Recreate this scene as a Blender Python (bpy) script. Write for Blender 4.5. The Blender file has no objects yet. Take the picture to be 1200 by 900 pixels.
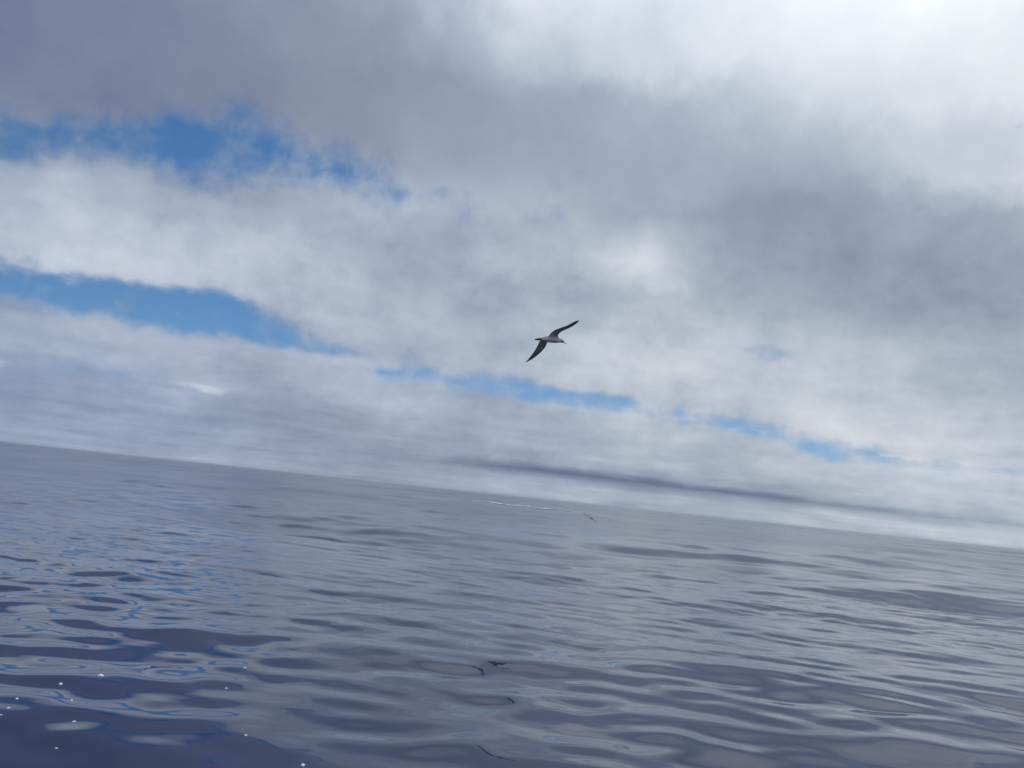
import bpy, math
import numpy as np
from mathutils import Matrix, Vector

scene = bpy.context.scene
col = scene.collection
R = math.radians

# ------------------------------------------------------------------ camera
CAM_H = 1.0
PITCH, ROLL = R(6.37), R(6.08)
cam_data = bpy.data.cameras.new("camera")
cam = bpy.data.objects.new("camera", cam_data)
col.objects.link(cam)
cam_data.sensor_width = 36.0
cam_data.lens = 35.0
cam_data.clip_start = 0.05
cam_data.clip_end = 60000.0
CAM_ROT = (Matrix.Rotation(R(90) + PITCH, 3, 'X') @ Matrix.Rotation(ROLL, 3, 'Z'))
cam.matrix_world = Matrix.Translation((0, 0, CAM_H)) @ CAM_ROT.to_4x4()
scene.camera = cam

# ------------------------------------------------------------------ sky
SUN_EL, SUN_AZ = R(52), R(18)            # azimuth clockwise from +Y
SKY_STRENGTH = 0.08
scene.view_settings.view_transform = 'Standard'
scene.view_settings.look = 'None'
scene.view_settings.exposure = 0.0
scene.view_settings.gamma = 1.0
scene.view_settings.use_curve_mapping = False

world = bpy.data.worlds.new("World")
scene.world = world
world.use_nodes = True
wt = world.node_tree
wt.nodes.clear()


def srgb(v):
    v = v / 255.0
    return v / 12.92 if v <= 0.04045 else ((v + 0.055) / 1.055) ** 2.4


class Graph:
    """small helper for node graphs: every call returns an output socket"""

    def __init__(self, tree):
        self.t = tree

    def put(self, sock, v):
        if hasattr(v, 'is_linked') or hasattr(v, 'links'):
            self.t.links.new(v, sock)
        else:
            sock.default_value = v

    def m(self, op, a, b=None, c=None, clamp=False):
        n = self.t.nodes.new('ShaderNodeMath')
        n.operation = op
        n.use_clamp = clamp
        for i, v in enumerate((a, b, c)):
            if v is not None:
                self.put(n.inputs[i], v)
        return n.outputs[0]

    def comb(self, x, y, z=0.0):
        n = self.t.nodes.new('ShaderNodeCombineXYZ')
        for i, v in enumerate((x, y, z)):
            self.put(n.inputs[i], v)
        return n.outputs[0]

    def sep(self, v):
        n = self.t.nodes.new('ShaderNodeSeparateXYZ')
        self.put(n.inputs[0], v)
        return n.outputs

    def vm(self, op, a, b=None, scale=None):
        n = self.t.nodes.new('ShaderNodeVectorMath')
        n.operation = op
        self.put(n.inputs[0], a)
        if b is not None:
            self.put(n.inputs[1], b)
        if scale is not None:
            self.put(n.inputs['Scale'], scale)
        return n.outputs['Value'] if op in ('DOT_PRODUCT', 'LENGTH') else n.outputs['Vector']

    def noise(self, vec, scale, detail=4.0, rough=0.55, dist=0.0, color=False):
        n = self.t.nodes.new('ShaderNodeTexNoise')
        n.noise_dimensions = '3D'
        self.put(n.inputs['Vector'], vec)
        n.inputs['Scale'].default_value = scale
        n.inputs['Detail'].default_value = detail
        n.inputs['Roughness'].default_value = rough
        n.inputs['Distortion'].default_value = dist
        return n.outputs['Color'] if color else n.outputs['Fac']

    def ramp(self, fac, stops, interp='LINEAR'):
        n = self.t.nodes.new('ShaderNodeValToRGB')
        cr = n.color_ramp
        cr.interpolation = interp
        while len(cr.elements) > 1:
            cr.elements.remove(cr.elements[-1])
        cr.elements[0].position = stops[0][0]
        cr.elements[0].color = (*stops[0][1], 1)
        for p, c in stops[1:]:
            e = cr.elements.new(p)
            e.color = (*c, 1)
        self.put(n.inputs[0], fac)
        return n.outputs[0]

    def smooth(self, v, lo, hi, a=0.0, b=1.0):
        n = self.t.nodes.new('ShaderNodeMapRange')
        n.interpolation_type = 'SMOOTHSTEP'
        self.put(n.inputs['Value'], v)
        for k, x in (('From Min', lo), ('From Max', hi), ('To Min', a), ('To Max', b)):
            self.put(n.inputs[k], x)
        return n.outputs['Result']

    def mix(self, f, a, b):
        n = self.t.nodes.new('ShaderNodeMix')
        n.data_type = 'RGBA'
        self.put(n.inputs[0], f)
        self.put(n.inputs[6], a)
        self.put(n.inputs[7], b)
        return n.outputs[2]


# Cloud cover of the place: for a bearing (degrees), stops of
# (elevation in degrees, cover 0..1, cloud brightness 0..255).
CLOUD = {
    -30: [(0, 0.95, 152), (.7, 0.90, 150), (1.5, 0.95, 156), (2.5, 0.95, 151), (4, 0.82, 173), (5, 0.95, 168), (6.2, 0.90, 173),
          (7, 0.35, 160), (7.8, 0.04, 165), (8.8, 0.50, 188), (9.6, 1.00, 199), (12, 1.00, 192), (13.6, 0.90, 182), (14.8, 0.27, 150), (17, 0.32, 133),
          (18.5, 0.85, 125), (20, 1.00, 121), (24, 1.00, 121), (30, 1.00, 133), (40, 0.90, 222)],
    -24: [(0, 0.95, 158), (.7, 0.95, 155), (1.5, 0.95, 158), (2.5, 0.95, 150), (3.6, 0.80, 153), (4.3, 0.55, 158), (5, 0.95, 168), (6, 1.00, 174),
          (6.8, 0.60, 173), (7.4, 0.04, 160), (8.5, -0.01, 165), (9.3, 0.60, 192), (10.2, 1.00, 199), (12.5, 1.00, 202), (14.2, 0.95, 188), (15.5, 0.40, 150),
          (17, 0.22, 137), (18.6, 0.75, 127), (20, 0.95, 125), (23, 1.00, 127), (30, 1.00, 138), (40, 0.90, 222)],
    -18: [(0, 0.95, 165), (.7, 0.95, 160), (1.5, 0.95, 151), (2.5, 0.95, 148), (3.5, 0.85, 156), (4.3, 0.70, 173), (5, 0.95, 168), (6, 1.00, 170),
          (6.7, 0.65, 173), (7.3, 0.02, 165), (8.6, -0.01, 170), (9.4, 0.70, 192), (10.4, 1.00, 196), (12, 1.00, 196), (13.4, 0.95, 183), (14.8, 0.70, 158), (16, 0.22, 159),
          (17.8, 0.12, 144), (19.2, 0.60, 131), (20.5, 0.95, 130), (23, 1.00, 133), (30, 1.00, 148), (40, 0.90, 222)],
    -12: [(0, 0.95, 168), (.7, 0.95, 164), (1.5, 0.95, 160), (2.5, 0.95, 154), (4, 0.90, 155), (5, 0.95, 168), (6, 1.00, 176), (6.8, 0.85, 176),
          (7.4, 0.19, 158), (8.2, 0.40, 163), (9.2, 0.90, 179), (10.2, 1.00, 184), (12.5, 1.00, 184), (14.5, 0.85, 166), (16, 0.55, 169), (17.3, 0.27, 167),
          (19, 0.65, 143), (20.4, 0.95, 139), (23, 1.00, 139), (26, 1.00, 145), (30, 1.00, 168), (40, 0.90, 222)],
    -6: [(0, 0.95, 164), (.7, 0.95, 164), (1.4, 1.00, 158), (2, 0.95, 156), (2.7, 0.95, 158), (4, 0.95, 173), (5, 0.95, 178), (5.7, 0.60, 178),
         (6.4, 0.24, 178), (7, 0.70, 170), (8, 1.00, 175), (10, 1.00, 175), (12, 1.00, 166), (14.5, 0.85, 162), (17, 0.56, 174), (18.4, 0.90, 161),
         (20, 1.00, 153), (23, 1.00, 145), (26, 1.00, 168), (30, 1.00, 203), (40, 0.92, 224)],
    0: [(0, 0.95, 169), (.8, 0.95, 169), (1.2, 1.00, 158), (1.6, 1.00, 112), (2.0, 1.00, 158), (2.5, 0.97, 174), (4, 0.97, 178), (5.1, 0.90, 178),
        (5.6, 0.34, 178), (6.2, 0.24, 180), (6.8, 0.70, 186), (8, 1.00, 178), (10, 0.95, 173), (12, 0.92, 166), (14.5, 0.97, 186), (17, 0.75, 174),
        (20, 0.97, 157), (23, 1.00, 156), (25, 1.00, 178), (27, 1.00, 193), (30, 1.00, 213), (40, 0.95, 222)],
    6: [(0, 0.95, 172), (.9, 0.95, 172), (1.25, 1.00, 148), (1.6, 1.00, 110), (1.95, 1.00, 158), (2.5, 0.97, 176), (4, 0.97, 183), (5, 0.90, 186),
        (5.5, 0.29, 186), (6.1, 0.24, 188), (6.7, 0.75, 194), (8, 1.00, 192), (10, 0.97, 187), (12, 0.95, 187), (14.2, 1.00, 209), (15.5, 1.00, 191), (17, 1.00, 164),
        (20, 1.00, 164), (23, 1.00, 164), (25, 1.00, 190), (27, 1.00, 198), (30, 1.00, 212), (40, 0.97, 222)],
    12: [(0, 0.95, 172), (.9, 0.97, 172), (1.2, 1.00, 150), (1.5, 1.00, 112), (1.8, 1.00, 156), (2.4, 0.97, 172), (3.8, 0.97, 182), (4.5, 0.85, 185),
         (5, 0.34, 188), (5.5, 0.55, 190), (6.1, 0.95, 193), (8, 1.00, 199), (9.4, 0.62, 196), (10.4, 0.85, 188), (12, 1.00, 180), (14.5, 1.00, 159), (17, 1.00, 153),
         (20, 1.00, 170), (23, 1.00, 190), (25, 1.00, 208), (28, 1.00, 212), (32, 1.00, 220), (40, 1.00, 228)],
    18: [(0, 0.95, 174), (.9, 0.97, 177), (1.15, 1.00, 158), (1.45, 1.00, 120), (1.75, 1.00, 163), (2.4, 0.97, 177), (3.6, 0.97, 185), (4.2, 0.48, 188),
         (4.7, 0.27, 190), (5.3, 0.58, 193), (6, 1.00, 196), (8, 1.00, 196), (9.4, 0.62, 190), (10.4, 1.00, 180), (12, 1.00, 168), (14.5, 1.00, 154), (17, 1.00, 153),
         (19, 1.00, 170), (21, 1.00, 184), (23, 1.00, 204), (26, 1.00, 213), (30, 1.00, 223), (40, 1.00, 232)],
    24: [(0, 0.95, 180), (.6, 0.97, 185), (1.0, 1.00, 173), (1.35, 1.00, 156), (1.7, 1.00, 176), (2.4, 0.97, 185), (3.5, 0.90, 188), (4.1, 0.48, 190),
         (4.8, 0.85, 190), (6, 1.00, 188), (8, 1.00, 185), (10, 1.00, 176), (12, 1.00, 163), (14.5, 1.00, 155), (17, 1.00, 162), (19, 1.00, 196), (21, 1.00, 198),
         (23, 1.00, 216), (26, 1.00, 218), (30, 1.00, 224), (40, 1.00, 232)],
    30: [(0, 0.95, 182), (.6, 0.97, 188), (1.1, 1.00, 182), (1.4, 1.00, 174), (2, 1.00, 188), (3.6, 0.85, 188), (4, 0.48, 190),
         (4.8, 0.90, 188), (6, 1.00, 182), (8, 1.00, 180), (10, 1.00, 172), (12, 1.00, 164), (14.5, 1.00, 161), (17, 1.00, 182), (19, 1.00, 213), (21, 1.00, 207),
         (23, 1.00, 220), (26, 1.00, 220), (30, 1.00, 224), (40, 1.00, 232)],
}
EL_MAX = 42.0


def build_world():
    g = Graph(wt)
    tc = wt.nodes.new('ShaderNodeTexCoord')
    d = g.vm('NORMALIZE', tc.outputs['Generated'])
    x, y, z = g.sep(d)
    zc = g.m('MAXIMUM', z, 0.0)
    az = g.m('MULTIPLY', g.m('ARCTAN2', x, y), 180 / math.pi)
    el = g.m('MULTIPLY', g.m('ARCSINE', zc), 180 / math.pi)
    # the cloud deck seen in perspective: direction projected on a level sheet
    iz = g.m('DIVIDE', 1.0, g.m('ADD', zc, 0.07))
    deck = g.comb(g.m('MULTIPLY', x, iz), g.m('MULTIPLY', y, iz), 0.0)
    # ... and plain direction for round billows
    rnd = g.comb(g.m('MULTIPLY', az, 0.05), g.m('MULTIPLY', g.m('POWER', g.m('ADD', el, 0.6), 0.75), 0.145), 3.7)
    nA = g.noise(deck, 1.1, 6, 0.56, color=True)
    nB = g.noise(rnd, 2.3, 7, 0.58, color=True)
    nC = g.noise(rnd, 6.5, 6, 0.58)
    nD = g.noise(rnd, 15.0, 5, 0.55, 0.4)
    a1, a2, a3 = g.sep(nA)
    b1, b2, b3 = g.sep(nB)
    # ragged edges: push bearing and elevation about
    elw = g.m('MULTIPLY', g.m('ADD', g.m('MULTIPLY', el, 0.22), 0.10), 1.0)
    shift = g.m('ADD', g.m('MULTIPLY', g.m('SUBTRACT', b1, 0.5), 1.6), g.m('MULTIPLY', g.m('SUBTRACT', a1, 0.5), 0.6))
    el2 = g.m('ADD', el, g.m('MULTIPLY', elw, shift))
    az2 = g.m('ADD', az, g.m('MULTIPLY', g.m('SUBTRACT', b2, 0.5), 12.0))
    t = g.m('POWER', g.m('DIVIDE', g.m('MAXIMUM', el2, 0.0), EL_MAX), 0.5, clamp=True)
    # beyond the mapped bearings the same broken deck goes on, back and forth
    pp = g.m('PINGPONG', g.m('ADD', az2, 30.0 + 120.0 * 3), 60.0)
    azf = g.m('SUBTRACT', pp, 30.0)
    acc = None
    for a in sorted(CLOUD):
        stops = [((e / EL_MAX) ** 0.5, (c, l / 255.0, 0.0)) for e, c, l in CLOUD[a]]
        r = g.ramp(t, stops)
        w = g.smooth(g.m('ABSOLUTE', g.m('SUBTRACT', azf, float(a))), 0.0, 6.0, 1.0, 0.0)
        s = g.vm('SCALE', r, scale=w)
        acc = s if acc is None else g.vm('ADD', acc, s)
    cov, lum, _ = g.sep(acc)
    # cover with torn edges
    high = g.smooth(el, 30.0, 50.0)
    n1 = g.m('ADD', g.m('MULTIPLY', g.m('SUBTRACT', b3, 0.5), 0.75), g.m('ADD', g.m('MULTIPLY', g.m('SUBTRACT', nC, 0.5), 0.95), g.m('MULTIPLY', g.m('SUBTRACT', nD, 0.5), 0.5)))
    n1 = g.m('ADD', n1, g.m('MULTIPLY', g.m('MULTIPLY', high, g.m('SUBTRACT', a2, 0.56)), 2.2))
    covf = g.smooth(g.m('ADD', cov, n1), 0.05, 0.76)
    # billows: lighter and darker folds
    det = g.m('ADD', g.m('MULTIPLY', g.m('SUBTRACT', b1, 0.5), 0.20), g.m('MULTIPLY', g.m('SUBTRACT', nC, 0.5), 0.13))
    det = g.m('ADD', det, g.m('MULTIPLY', g.m('SUBTRACT', a3, 0.5), 0.16))
    det = g.m('ADD', det, g.m('MULTIPLY', g.m('SUBTRACT', nD, 0.5), 0.06))
    det = g.m('MULTIPLY', det, g.smooth(el, 12.0, 21.0, 1.15, 0.35))
    lumf = g.m('ADD', lum, det)
    # thin cloud round the sun
    sun = (math.sin(SUN_AZ) * math.cos(SUN_EL), math.cos(SUN_AZ) * math.cos(SUN_EL), math.sin(SUN_EL))
    cs = g.m('MAXIMUM', g.vm('DOT_PRODUCT', d, sun), 0.0)
    tone = [(100, (96, 105, 130)), (120, (115, 124, 149)), (135, (130, 139, 159)), (150, (144, 154, 171)), (165, (158, 168, 184)),
            (180, (174, 183, 196)), (200, (197, 203, 212)), (225, (223, 226, 230)), (245, (243, 244, 246))]
    cloud = g.ramp(lumf, [(l / 255.0, tuple(srgb(c) / SKY_STRENGTH / 10.0 for c in rgb)) for l, rgb in tone])
    cloud = g.vm('SCALE', cloud, scale=g.m('MULTIPLY', 10.0, g.m('ADD', 1.0, g.m('MULTIPLY', g.m('POWER', cs, 18.0), 1.7))))
    # the deck on the left is thinner and lets more blue through
    side = g.smooth(azf, -30.0, 16.0)
    low = g.smooth(el, 3.0, 10.0, 1.0, 0.45)
    tint = g.mix(g.m('MULTIPLY', g.m('SUBTRACT', 1.0, side), low), (0.985, 1.0, 1.01, 1), (0.90, 0.97, 1.10, 1))
    cloud = g.vm('MULTIPLY', cloud, tint)
    sky = wt.nodes.new('ShaderNodeTexSky')
    sky.sky_type = 'NISHITA'
    sky.sun_disc = False
    sky.sun_elevation = SUN_EL
    sky.sun_rotation = SUN_AZ
    sky.air_density = 1.0
    sky.dust_density = 0.0
    sky.altitude = 1500.0
    sky.ozone_density = 1.4
    wt.links.new(g.vm('NORMALIZE', g.vm('ADD', d, (0.0, 0.0, 0.08))), sky.inputs['Vector'])
    hs = wt.nodes.new('ShaderNodeHueSaturation')
    hs.inputs['Hue'].default_value = 0.500
    hs.inputs['Saturation'].default_value = 1.27
    hs.inputs['Value'].default_value = 0.95
    wt.links.new(sky.outputs[0], hs.inputs['Color'])
    skyc = hs.outputs[0]
    # small sunlit puffs standing in the gaps: (bearing, elevation, half width, half height)
    puffs = None
    for pa, pe, sa, se in ((-17.0, 4.15, 1.8, 0.26), (13.6, 4.9, 1.3, 0.15), (-27.5, 3.9, 0.9, 0.3), (21.5, 4.3, 1.5, 0.12)):
        qa = g.m('DIVIDE', g.m('SUBTRACT', g.m('ADD', az, g.m('MULTIPLY', g.m('SUBTRACT', b2, 0.5), 5.0)), pa), sa)
        qe = g.m('DIVIDE', g.m('SUBTRACT', g.m('ADD', el, g.m('MULTIPLY', g.m('SUBTRACT', nC, 0.5), 1.3)), pe), se)
        q = g.m('ADD', g.m('MULTIPLY', qa, qa), g.m('MULTIPLY', qe, qe))
        w = g.m('EXPONENT', g.m('MULTIPLY', q, -1.0))
        puffs = w if puffs is None else g.m('MAXIMUM', puffs, w)
    c1 = g.mix(covf, skyc, cloud)
    pc = tuple(srgb(v) / SKY_STRENGTH for v in (212, 219, 226))
    c2 = g.mix(g.m('MULTIPLY', g.m('MULTIPLY', g.smooth(puffs, 0.1, 0.95), g.smooth(nC, 0.3, 0.65)), 0.6), c1, (*pc, 1))
    bg = wt.nodes.new('ShaderNodeBackground')
    bg.inputs['Strength'].default_value = SKY_STRENGTH
    out = wt.nodes.new('ShaderNodeOutputWorld')
    wt.links.new(c2, bg.inputs['Color'])
    wt.links.new(bg.outputs[0], out.inputs['Surface'])


build_world()

# ------------------------------------------------------------------ sun behind cloud
sd = bpy.data.lights.new("sun", 'SUN')
sd.energy = 0.9
sd.angle = R(20)
sd.color = (1.0, 0.96, 0.9)
sun_ob = bpy.data.objects.new("sun", sd)
col.objects.link(sun_ob)
sv = Vector((math.sin(SUN_AZ) * math.cos(SUN_EL), math.cos(SUN_AZ) * math.cos(SUN_EL), math.sin(SUN_EL)))
sun_ob.rotation_euler = sv.to_track_quat('Z', 'Y').to_euler()
sun_ob.location = sv * 50


# ------------------------------------------------------------------ helpers
def tag(o, label=None, category=None, group=None, kind=None):
    for k, v in (('label', label), ('category', category), ('group', group), ('kind', kind)):
        if v is not None:
            o[k] = v
    return o


def mesh_obj(name, verts, faces, mats, smooth=True):
    me = bpy.data.meshes.new(name)
    me.from_pydata([tuple(v) for v in verts], [], faces)
    for m in mats:
        me.materials.append(m)
    if smooth:
        me.polygons.foreach_set('use_smooth', [True] * len(me.polygons))
    me.update()
    o = bpy.data.objects.new(name, me)
    col.objects.link(o)
    return o


def material(name):
    m = bpy.data.materials.new(name)
    m.use_nodes = True
    n = m.node_tree
    return m, n, n.nodes['Principled BSDF'], Graph(n)


# ------------------------------------------------------------------ the sea
rng = np.random.default_rng(11)


def vnoise(x, y, seed):
    """smooth value noise, 0..1"""
    xi, yi = np.floor(x).astype(np.int64), np.floor(y).astype(np.int64)
    fx, fy = x - xi, y - yi
    fx, fy = fx * fx * (3 - 2 * fx), fy * fy * (3 - 2 * fy)

    def h(i, j):
        n = (i * 374761393 + j * 668265263 + seed * 1442695041) & 0x7fffffff
        n = ((n ^ (n >> 13)) * 1274126177) & 0x7fffffff
        return ((n ^ (n >> 16)) & 0xffff) / 65535.0
    a, b, c, d = h(xi, yi), h(xi + 1, yi), h(xi, yi + 1), h(xi + 1, yi + 1)
    return (a * (1 - fx) + b * fx) * (1 - fy) + (c * (1 - fx) + d * fx) * fy


def patches(x, y, size, seed, stretch=1.0):
    return 0.6 * vnoise(x / size / stretch, y / size, seed) + 0.4 * vnoise(x / size / stretch * 2.3 + 9.1, y / size * 2.3 + 4.7, seed + 1)


# bands: (count, shortest, longest wavelength, rms slope of the band, mean heading, spread, which)
BANDS = [
    (6, 24.0, 60.0, 0.020, R(200), R(18), 'swell'),
    (22, 4.5, 20.0, 0.034, R(205), R(40), 'mid'),
    (30, 1.6, 4.5, 0.042, R(190), R(50), 'mid'),
    (32, 0.75, 1.6, 0.034, R(188), R(60), 'wave'),
    (56, 0.26, 0.75, 0.044, R(184), R(66), 'wave'),
    (36, 0.07, 0.24, 0.026, R(188), R(75), 'ripple'),
]
COMPS = []
for n, l0, l1, slope, head, spread, which in BANDS:
    for i in range(n):
        lam = l0 * (l1 / l0) ** ((i + rng.random()) / n)
        k = 2 * math.pi / lam
        th = head + rng.normal() * spread * 0.7
        amp = slope * math.sqrt(2.0 / n) / k
        COMPS.append((k * math.sin(th), k * math.cos(th), amp, rng.random() * 2 * math.pi, which))


SEA_SHIFT = (-57.01611265791246, -260.9109953275598)


def sea_height(x, y, dr=None, dt=None, want_var=False):
    """height of the water; components finer than the mesh (dr along, dt across the radius) are left to roughness"""
    r = np.hypot(x, y) + 1e-9
    ux, uy = x / r, y / r
    x, y = x + SEA_SHIFT[0], y + SEA_SHIFT[1]
    z = np.zeros_like(x)
    var = np.zeros_like(x)
    rip = np.clip((patches(x, y, 5.0, 5, 2.2) * 0.5 + patches(x, y, 33.0, 8, 2.0) * 0.4 + patches(x, y, 150.0, 12, 3.0) * 0.35 - 0.46) / 0.3, 0.0, 1.0)
    rip = 0.2 + 1.0 * rip * rip * (3 - 2 * rip)
    rip = rip * np.clip((r - 4.0) / 9.0, 0.2, 1.0)
    lee = 0.42 + 0.58 * np.clip((r - 5.0) / 12.0, 0.0, 1.0)      # calmer water beside the boat
    wp = 0.42 * patches(x, y, 3.4, 21, 2.6) + 0.32 * patches(x, y, 19.0, 25, 2.6) + 0.26 * patches(x, y, 120.0, 29, 3.0)
    wav = 0.5 + 1.0 * np.clip((wp - 0.30) / 0.40, 0, 1)
    for kx, ky, a, ph, which in COMPS:
        g = {'ripple': rip, 'wave': wav, 'mid': lee, 'swell': 1.0}[which]
        if dr is not None:
            q = np.maximum(np.abs(kx * ux + ky * uy) * dr, np.abs(kx * uy - ky * ux) * dt)
            f = np.clip((5.0 - q) / 3.2, 0, 1)
            if want_var:
                var += (1 - f * f) * 0.5 * (a * math.hypot(kx, ky) * g) ** 2
        else:
            f = 1.0
        z += f * g * a * np.sin(kx * x + ky * y + ph)
    return (z, var) if want_var else z


def build_sea():
    # bearings: fine towards the open view, coarse behind the boat
    fine = np.linspace(R(-40), R(40), 900)
    rest = np.linspace(R(40), R(320), 190)[1:-1]
    th = np.concatenate([fine, rest])
    dth = np.concatenate([np.full(len(fine), fine[1] - fine[0]), np.full(len(rest), rest[1] - rest[0])])
    # distances
    radii = [0.02, 0.4, 0.8]
    dep = math.atan(CAM_H / 0.8)
    while True:
        dep -= 0.006 if dep > 0.45 else (0.002 if dep > 0.31 else 0.00042)
        if dep <= 0.002:
            break
        r = CAM_H / math.tan(dep)
        if r - radii[-1] > 2.2:
            break
        radii.append(r)
    while radii[-1] < 520:
        radii.append(radii[-1] + 2.2)
    while radii[-1] < 45000:
        radii.append(radii[-1] * 1.12)
    rad = np.array(radii)
    dr_ = np.gradient(rad)
    nr, nt = len(rad), len(th)
    RR, TT = np.meshgrid(rad, th, indexing='ij')
    X, Y = RR * np.sin(TT), RR * np.cos(TT)
    DR = np.repeat(dr_[:, None], nt, 1)
    DT = RR * dth[None, :]
    Z = np.empty_like(X)
    V = np.empty_like(X)
    for s in range(0, nr, 64):
        e = min(nr, s + 64)
        Z[s:e], V[s:e] = sea_height(X[s:e], Y[s:e], DR[s:e], DT[s:e], True)
    print('sea grid', nr, nt, 'height', Z.min(), Z.max())
    co = np.stack([X, Y, Z], -1).reshape(-1, 3).astype(np.float32)
    i = np.arange(nr - 1)[:, None] * nt
    j = np.arange(nt)[None, :]
    jn = (j + 1) % nt
    quads = np.stack([i + j, i + jn, i + nt + jn, i + nt + j], -1).reshape(-1, 4)[:, ::-1].astype(np.int32)
    me = bpy.data.meshes.new("sea")
    me.vertices.add(len(co))
    me.vertices.foreach_set('co', co.ravel())
    me.loops.add(quads.size)
    me.loops.foreach_set('vertex_index', quads.ravel())
    me.polygons.add(len(quads))
    me.polygons.foreach_set('loop_start', np.arange(0, quads.size, 4, dtype=np.int32))
    me.polygons.foreach_set('use_smooth', np.ones(len(quads), dtype=bool))
    at = me.attributes.new('chop', 'FLOAT', 'POINT')
    rough = np.sqrt(np.sqrt(0.22 * V) + 0.0006)
    at.data.foreach_set('value', rough.ravel().astype(np.float32))
    me.update(calc_edges=True)
    me.validate()
    o = bpy.data.objects.new("sea", me)
    col.objects.link(o)
    m, nt_, bsdf, g = material("sea_water")
    bsdf.inputs['Base Color'].default_value = (0.015, 0.023, 0.072, 1)
    bsdf.inputs['IOR'].default_value = 1.333
    an = nt_.nodes.new('ShaderNodeAttribute')
    an.attribute_name = 'chop'
    nt_.links.new(an.outputs['Fac'], bsdf.inputs['Roughness'])
    me.materials.append(m)
    tag(o, kind='structure')
    return o


build_sea()


def pixel_ray(px, py):
    """direction through a point of the 1200 x 900 photograph"""
    f = 1200 * 35.0 / 36.0
    return (CAM_ROT @ Vector(((px - 600) / f, -(py - 450) / f, -1.0))).normalized()


def on_sea(px, py, far=False):
    """first point of the water surface seen through a point of the photograph"""
    d = pixel_ray(px, py)
    t0 = -CAM_H / d.z
    t = np.linspace(t0 * 0.35, t0 * 1.9, 1500)
    x, y, z = d.x * t, d.y * t, CAM_H + d.z * t
    if far:
        h = sea_height(x, y, np.full_like(x, 3.0), np.full_like(x, 0.2))
    else:
        h = sea_height(x, y)
    under = np.nonzero(z <= h)[0]
    i = int(under[0]) if len(under) else int(np.argmin(z - h))
    return Vector((x[i], y[i], h[i])), float(t[i])


# ------------------------------------------------------------------ the birds
# A gliding shearwater, one closed skin. Stations are measured in units of 1/1296 m in a frame
# with x to the right, y up and z towards the observer, then turned into the bird's own axes
# (x ahead, y left, z up).
UNIT = 1.0 / 1296.0
FWD = np.array([0.815, -0.113, -0.568])
FWD /= np.linalg.norm(FWD)
UPV = np.array([-0.16, 0.898, -0.408])
UPV -= FWD * UPV.dot(FWD)
UPV /= np.linalg.norm(UPV)
LEFT = np.cross(UPV, FWD)
AX = np.stack([FWD, LEFT, UPV])          # rows
SLIDE = FWD[2] / FWD[0]


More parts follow.
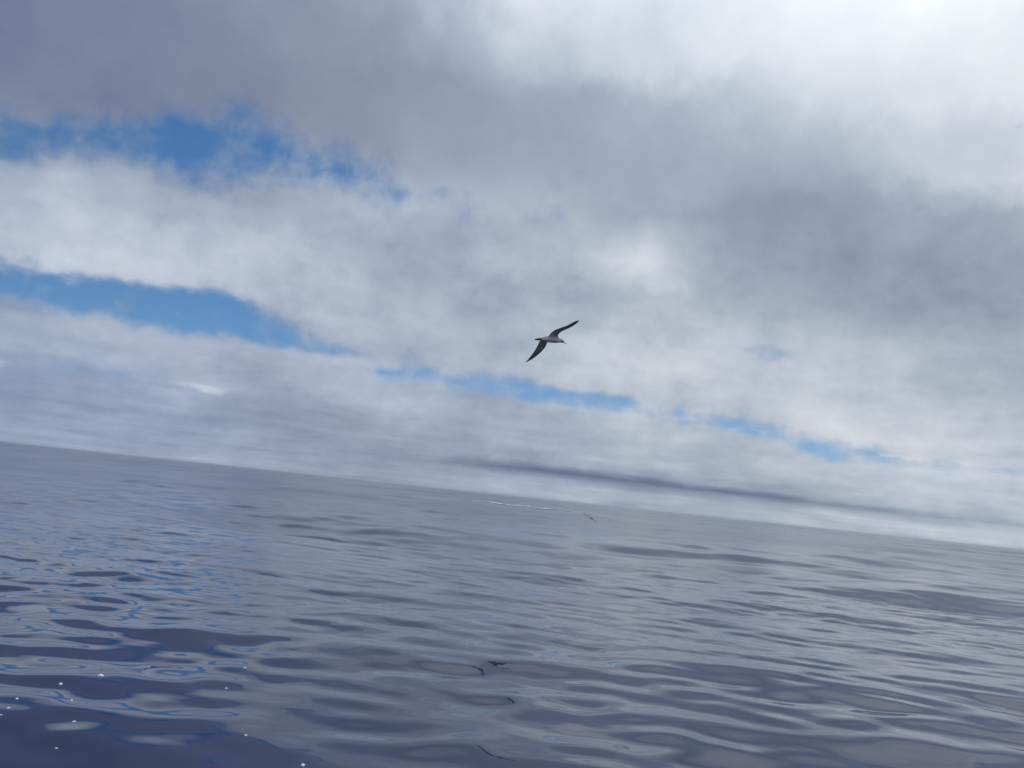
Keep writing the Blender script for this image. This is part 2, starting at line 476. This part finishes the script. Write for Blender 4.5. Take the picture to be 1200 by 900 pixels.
def bird_mesh():
    verts, faces, cols = [], [], []
    NS = 16
    # (x, y of axis, half height, half width, colour of back, colour of belly)
    pale, back, dark, head = (.62, .57, .57), (.16, .14, .13), (.075, .065, .068), (.20, .165, .145)
    bill = (.45, .36, .24)
    st = [
        (322, 497, 3, 16, dark, pale), (345, 497, 6, 34, dark, pale), (372, 497, 10, 40, dark, dark), (400, 495, 14, 36, dark, dark),
        (430, 492, 22, 30, back, pale), (465, 490, 32, 36, back, pale), (500, 490, 42, 46, back, pale), (540, 490, 52, 56, back, pale),
        (580, 489, 58, 62, back, pale), (620, 489, 61, 66, back, pale), (660, 492, 61, 66, back, pale), (700, 497, 57, 60, back, pale),
        (732, 502, 49, 50, back, pale), (758, 505, 40, 41, head, pale), (782, 508, 37, 36, head, pale), (804, 512, 36, 33, head, head),
        (820, 518, 30, 27, dark, head), (832, 524, 19, 17, dark, dark), (840, 530, 12, 11, bill, bill), (852, 539, 10, 9, bill, bill), (866, 551, 10, 8, bill, bill),
        (878, 561, 10, 7, dark, dark), (886, 570, 6, 4, dark, dark),
    ]

    def P(x, y, z):
        return np.array([x - 640.0, -(y - 490.0), z])
    for (x, y, hh, hw, cb, cp) in st:
        c = P(x, y, (x - 640.0) * SLIDE)
        for k in range(NS):
            a = 2 * math.pi * k / NS
            verts.append(c + UPV * hh * math.cos(a) + LEFT * hw * math.sin(a))
            w = 0.5 + 0.5 * math.cos(a)
            w = min(1, max(0, (w - 0.45) / 0.35))
            cols.append([cb[i] * w + cp[i] * (1 - w) for i in range(3)])
    # wing roots open between stations 7..12 (540..732)
    i0, i1 = 6, 12
    hole = {+1: 4, -1: 12}
    for i in range(len(st) - 1):
        for k in range(NS):
            skip = False
            if i0 <= i < i1:
                for c in hole.values():
                    if k in (c - 1, c):
                        skip = True
            if not skip:
                a, b = i * NS + k, i * NS + (k + 1) % NS
                faces.append((a, b, b + NS, a + NS))
    for i, rev in ((0, False), (len(st) - 1, True)):
        c = len(verts)
        verts.append(sum(verts[i * NS + k] for k in range(NS)) / NS)
        cols.append(cols[i * NS])
        for k in range(NS):
            a, b = i * NS + k, i * NS + (k + 1) % NS
            faces.append((a, b, c) if rev else (b, a, c))
    n = i1 - i0 + 1
    # wing sections as (leading x, y, trailing x, y)
    right = [(738, 452, 560, 440), (730, 425, 590, 402), (745, 395, 632, 360), (775, 368, 690, 328), (830, 342, 765, 303), (880, 324, 822, 286),
             (935, 300, 885, 266), (985, 273, 940, 238), (1030, 238, 990, 212), (1056, 214, 1032, 197), (1067, 200, 1060, 194)]
    left = [(560, 505, 420, 492), (545, 545, 402, 545), (532, 590, 380, 592), (508, 632, 356, 640), (468, 680, 326, 690), (405, 742, 285, 748),
            (335, 795, 240, 802), (268, 838, 206, 845), (215, 866, 184, 868), (176, 882, 168, 882)]
    for side, secs, dz, z0 in ((-1, right, +540.0, 30.0), (+1, left, -540.0, -20.0)):
        c = hole[side]
        # loop on the body: upper row (ahead to behind), rear middle, lower row (behind to ahead), front middle
        upk, lok = (c - 1, c + 1) if side == 1 else (c + 1, c - 1)
        loop = [i * NS + upk for i in range(i1, i0 - 1, -1)] + [i0 * NS + c] + [i * NS + lok for i in range(i0, i1 + 1)] + [i1 * NS + c]
        mids = np.array([((a + q) / 2, (b + r_) / 2) for a, b, q, r_ in secs])
        ln = np.concatenate([[0], np.cumsum(np.hypot(*np.diff(mids, axis=0).T))])
        ln /= ln[-1]
        prev = loop
        sp = np.append(mids[-1] - mids[0], dz)
        sp[1] *= -1
        for s, (lx, ly, tx, ty) in enumerate(secs):
            zz = z0 + dz * ln[s]
            ch = math.hypot(tx - lx, ty - ly)
            L = P(lx, ly, zz - 0.2 * ch)
            T = P(tx, ty, zz + 0.45 * ch)
            nv = np.cross(T - L, sp) * (1 if side == 1 else -1)
            nv /= np.linalg.norm(nv)
            if nv.dot(UPV) < 0:
                nv = -nv
            cl = np.linalg.norm(T - L)
            top, bot = [], []
            for q in range(n):
                u = q / (n - 1)
                u = 0.02 + 0.96 * u
                th_ = cl * 0.05 * 2.2 * math.sqrt(u) * (1 - u) ** 0.8 + 1.2
                cam_ = cl * 0.07 * 4 * u * (1 - u)
                base = L + (T - L) * u + nv * cam_
                top.append(base + nv * th_)
                bot.append(base - nv * th_ * 0.6)
            ringv = top + [T] + bot[::-1] + [L]
            ids = []
            f = ln[s]
            under = np.array([.60, .51, .49]) * (1 - f) + np.array([.36, .30, .29]) * f
            edge = np.array(dark)
            for q, v in enumerate(ringv):
                ids.append(len(verts))
                verts.append(v)
                if q < n:
                    cc = np.array(back) * (1 - .5 * f)
                elif q == n or q == 2 * n + 1:
                    cc = edge
                else:
                    u = 1 - (q - n - 1) / (n - 1)
                    e = max(0, 1 - min(u / 0.22, (1 - u) / 0.3)) if s > 1 else 0
                    e = max(e, (f - 0.55) / 0.45)
                    cc = under * (1 - e) + edge * e
                    if s == 0:
                        cc = 0.5 * cc + 0.5 * np.array(pale)
                cols.append(list(cc))
            m_ = len(ids)
            for q in range(m_):
                a, b = prev[q], prev[(q + 1) % m_]
                c_, d_ = ids[(q + 1) % m_], ids[q]
                faces.append((a, b, c_, d_))
            prev = ids
        cidx = len(verts)
        verts.append(sum(verts[i] for i in prev) / len(prev))
        cols.append(dark)
        for q in range(len(prev)):
            faces.append((prev[q], prev[(q + 1) % len(prev)], cidx))
    V = np.array(verts) * UNIT
    V = V @ AX.T
    return V, faces, cols


def build_birds():
    m, nt, bsdf, g = material("plumage")
    an = nt.nodes.new('ShaderNodeAttribute')
    an.attribute_name = 'plumage'
    tcn = nt.nodes.new('ShaderNodeTexCoord')
    n = g.noise(tcn.outputs['Object'], 28.0, 5, 0.65)
    k = g.m('ADD', 0.45, g.m('MULTIPLY', n, 1.1))
    nt.links.new(g.vm('SCALE', an.outputs['Color'], scale=k), bsdf.inputs['Base Color'])
    bsdf.inputs['Roughness'].default_value = 0.75
    bsdf.inputs['Specular IOR Level'].default_value = 0.2
    V, faces, cols = bird_mesh()
    import bmesh
    o = mesh_obj("seabird", V, faces, [m])
    at = o.data.color_attributes.new('plumage', 'FLOAT_COLOR', 'POINT')
    at.data.foreach_set('color', np.array([[*c, 1] for c in cols], dtype=np.float32).ravel())
    bm = bmesh.new()
    bm.from_mesh(o.data)
    bmesh.ops.recalc_face_normals(bm, faces=bm.faces)
    bm.to_mesh(o.data)
    bm.free()
    sub = o.modifiers.new('smooth', 'SUBSURF')
    sub.levels = 1
    sub.render_levels = 2
    d = pixel_ray(605 + 640 / 15.0, 365 + 490 / 15.0)
    dist = 13.5
    # local axes -> observer axes is AX transposed
    A = Matrix([[float(AX[r][c]) for r in range(3)] for c in range(3)])
    o.matrix_world = Matrix.Translation(Vector((0, 0, CAM_H)) + d * dist) @ (CAM_ROT @ A).to_4x4()
    tag(o, "large grey-brown shearwater gliding on long bowed wings against the clouds", "bird", "shearwaters over the sea")
    # a second one far off, low over the water
    b = o.copy()
    col.objects.link(b)
    d = pixel_ray(693, 607.5)
    FB = Matrix.Rotation(FAR_ROT[2], 3, 'Z') @ Matrix.Rotation(FAR_ROT[1], 3, 'Y') @ Matrix.Rotation(FAR_ROT[0], 3, 'X')
    b.matrix_world = Matrix.Translation(Vector((0, 0, CAM_H)) + d * 54.0) @ FB.to_4x4()
    tag(b, "tiny distant dark shearwater skimming low over the water near the horizon", "bird", "shearwaters over the sea")


FAR_ROT = (R(-25), R(0), R(240))
build_birds()


# ------------------------------------------------------------------ foam
def build_foam():
    m, nt, bsdf, g = material("foam")
    tcn = nt.nodes.new('ShaderNodeTexCoord')
    n = g.noise(tcn.outputs['Object'], 180.0, 4, 0.6)
    nt.links.new(g.ramp(n, [(0.3, (.62, .66, .70)), (0.7, (.86, .88, .90))]), bsdf.inputs['Base Color'])
    bsdf.inputs['Roughness'].default_value = 0.45
    # a fleck: a few touching bubbles of different size
    r = np.random.default_rng(4)
    shapes = []
    for s in range(3):
        verts, faces = [], []
        blobs = [(0, 0, 1.0)] + [(math.cos(a) * 0.85, math.sin(a) * 0.85, q) for a, q in zip(r.uniform(0, 6.28, 3), (0.62, 0.5, 0.36))]
        for bx, by, br in blobs:
            o0 = len(verts)
            for i in range(5):
                ph = i / 5 * math.pi / 2
                for k in range(10):
                    a = 2 * math.pi * k / 10
                    verts.append((bx + br * math.cos(ph) * math.cos(a), by + br * math.cos(ph) * math.sin(a), br * 0.8 * math.sin(ph)))
            for i in range(4):
                for k in range(10):
                    a, b = o0 + i * 10 + k, o0 + i * 10 + (k + 1) % 10
                    faces.append((a, b, b + 10, a + 10))
            verts.append((bx, by, br * 0.8))
            for k in range(10):
                faces.append((o0 + 40 + k, o0 + 40 + (k + 1) % 10, len(verts) - 1))
        me = bpy.data.meshes.new("foam_fleck")
        me.from_pydata(verts, [], faces)
        me.polygons.foreach_set('use_smooth', [True] * len(me.polygons))
        me.materials.append(m)
        me.update()
        shapes.append(me)
    spots = [
        (118, 792, 3.2, "largest white foam bubble cluster floating at the lower left"),
        (71, 802, 2.4, "white foam fleck next to the left of the largest bubble cluster"), (20, 819, 1.8, "rightmost of the three tiny foam flecks close to the left edge"), (84, 821, 1.8, "upper of two tiny foam flecks straight below the largest bubble cluster"), (10, 830, 1.8, "middle of the three tiny foam flecks close to the left edge"), (1, 838, 1.3, "tiny foam fleck cut by the left edge of the picture"), (87, 846, 2.0, "lower of two tiny foam flecks straight below the largest bubble cluster"),
        (66, 877, 1.5, "lone tiny foam fleck, lowest one near the bottom left corner"),
        (287, 783, 1.6, "upper one of three tiny foam flecks right of the largest bubble cluster"),
        (265, 807, 1.6, "middle one of three tiny foam flecks right of the largest bubble cluster"),
        (288, 862, 1.8, "lowest one of three tiny foam flecks right of the largest bubble cluster"),
        (355, 897, 2.8, "white foam fleck cut by the bottom edge of the picture"),
    ]
    for i, (px, py, rad, label) in enumerate(spots):
        p, t = on_sea(px, py)
        o = bpy.data.objects.new("foam_fleck", shapes[i % 3])
        col.objects.link(o)
        k = rad * t / 1166.7 * 0.8
        o.scale = (k, k, k)
        o.rotation_euler = (0, 0, i * 1.7)
        o.location = (p.x, p.y, p.z - 0.1 * k)
        tag(o, label, "foam", "foam flecks on the near water")
    # a far crest that has just broken: a low ragged ridge of foam
    verts, faces = [], []
    N = 110
    for i in range(N):
        u = i / (N - 1)
        px, py = 541 + 128 * u, 585.6 + 13.4 * u + 0.5 * math.sin(u * 19)
        p, t = on_sea(px, py, True)
        if i and abs(p.y - last) > 6.0:
            p.y = last + 0.3 * (p.y - last)
            p.x = p.y * math.tan(math.atan2(pixel_ray(px, py).x, pixel_ray(px, py).y))
            p.z = float(sea_height(np.array([p.x]), np.array([p.y]), np.array([3.0]), np.array([0.2]))[0])
        last = p.y
        w = max(0.0, 1.5 * (float(vnoise(np.array([u * 26.0]), np.array([0.3]), 77)[0]) - 0.22)) * 0.65 * math.sin(math.pi * (0.02 + 0.96 * u)) ** 0.5
        for dy, dz in ((-0.7, -0.03), (-0.25, 0.035), (0.15, 0.05), (0.7, -0.03)):
            verts.append((p.x, p.y + dy * (0.2 + w), p.z + dz * w + 0.02))
    for i in range(N - 1):
        for k in range(3):
            a = i * 4 + k
            faces.append((a, a + 1, a + 5, a + 4))
    o = mesh_obj("breaking_crest", verts, faces, [m])
    tag(o, "thin white line of foam on a far crest just under the horizon", "foam")


build_foam()


# ------------------------------------------------------------------ thin marine haze low over the water
def build_haze():
    r, z0, z1 = 44000.0, -3.0, 6.0
    v = [(x, y, z) for z in (z0, z1) for x, y in ((-r, -r), (r, -r), (r, r), (-r, r))]
    f = [(3, 2, 1, 0), (4, 5, 6, 7), (0, 1, 5, 4), (1, 2, 6, 5), (2, 3, 7, 6), (3, 0, 4, 7)]
    m = bpy.data.materials.new("marine_haze")
    m.use_nodes = True
    t = m.node_tree
    t.nodes.clear()
    pv = t.nodes.new('ShaderNodeVolumePrincipled')
    pv.inputs['Color'].default_value = (0.74, 0.84, 0.97, 1)
    pv.inputs['Density'].default_value = 0.00012
    pv.inputs['Anisotropy'].default_value = 0.0
    out = t.nodes.new('ShaderNodeOutputMaterial')
    t.links.new(pv.outputs[0], out.inputs['Volume'])
    o = mesh_obj("haze", v, f, [m], False)
    tag(o, kind='stuff')


build_haze()
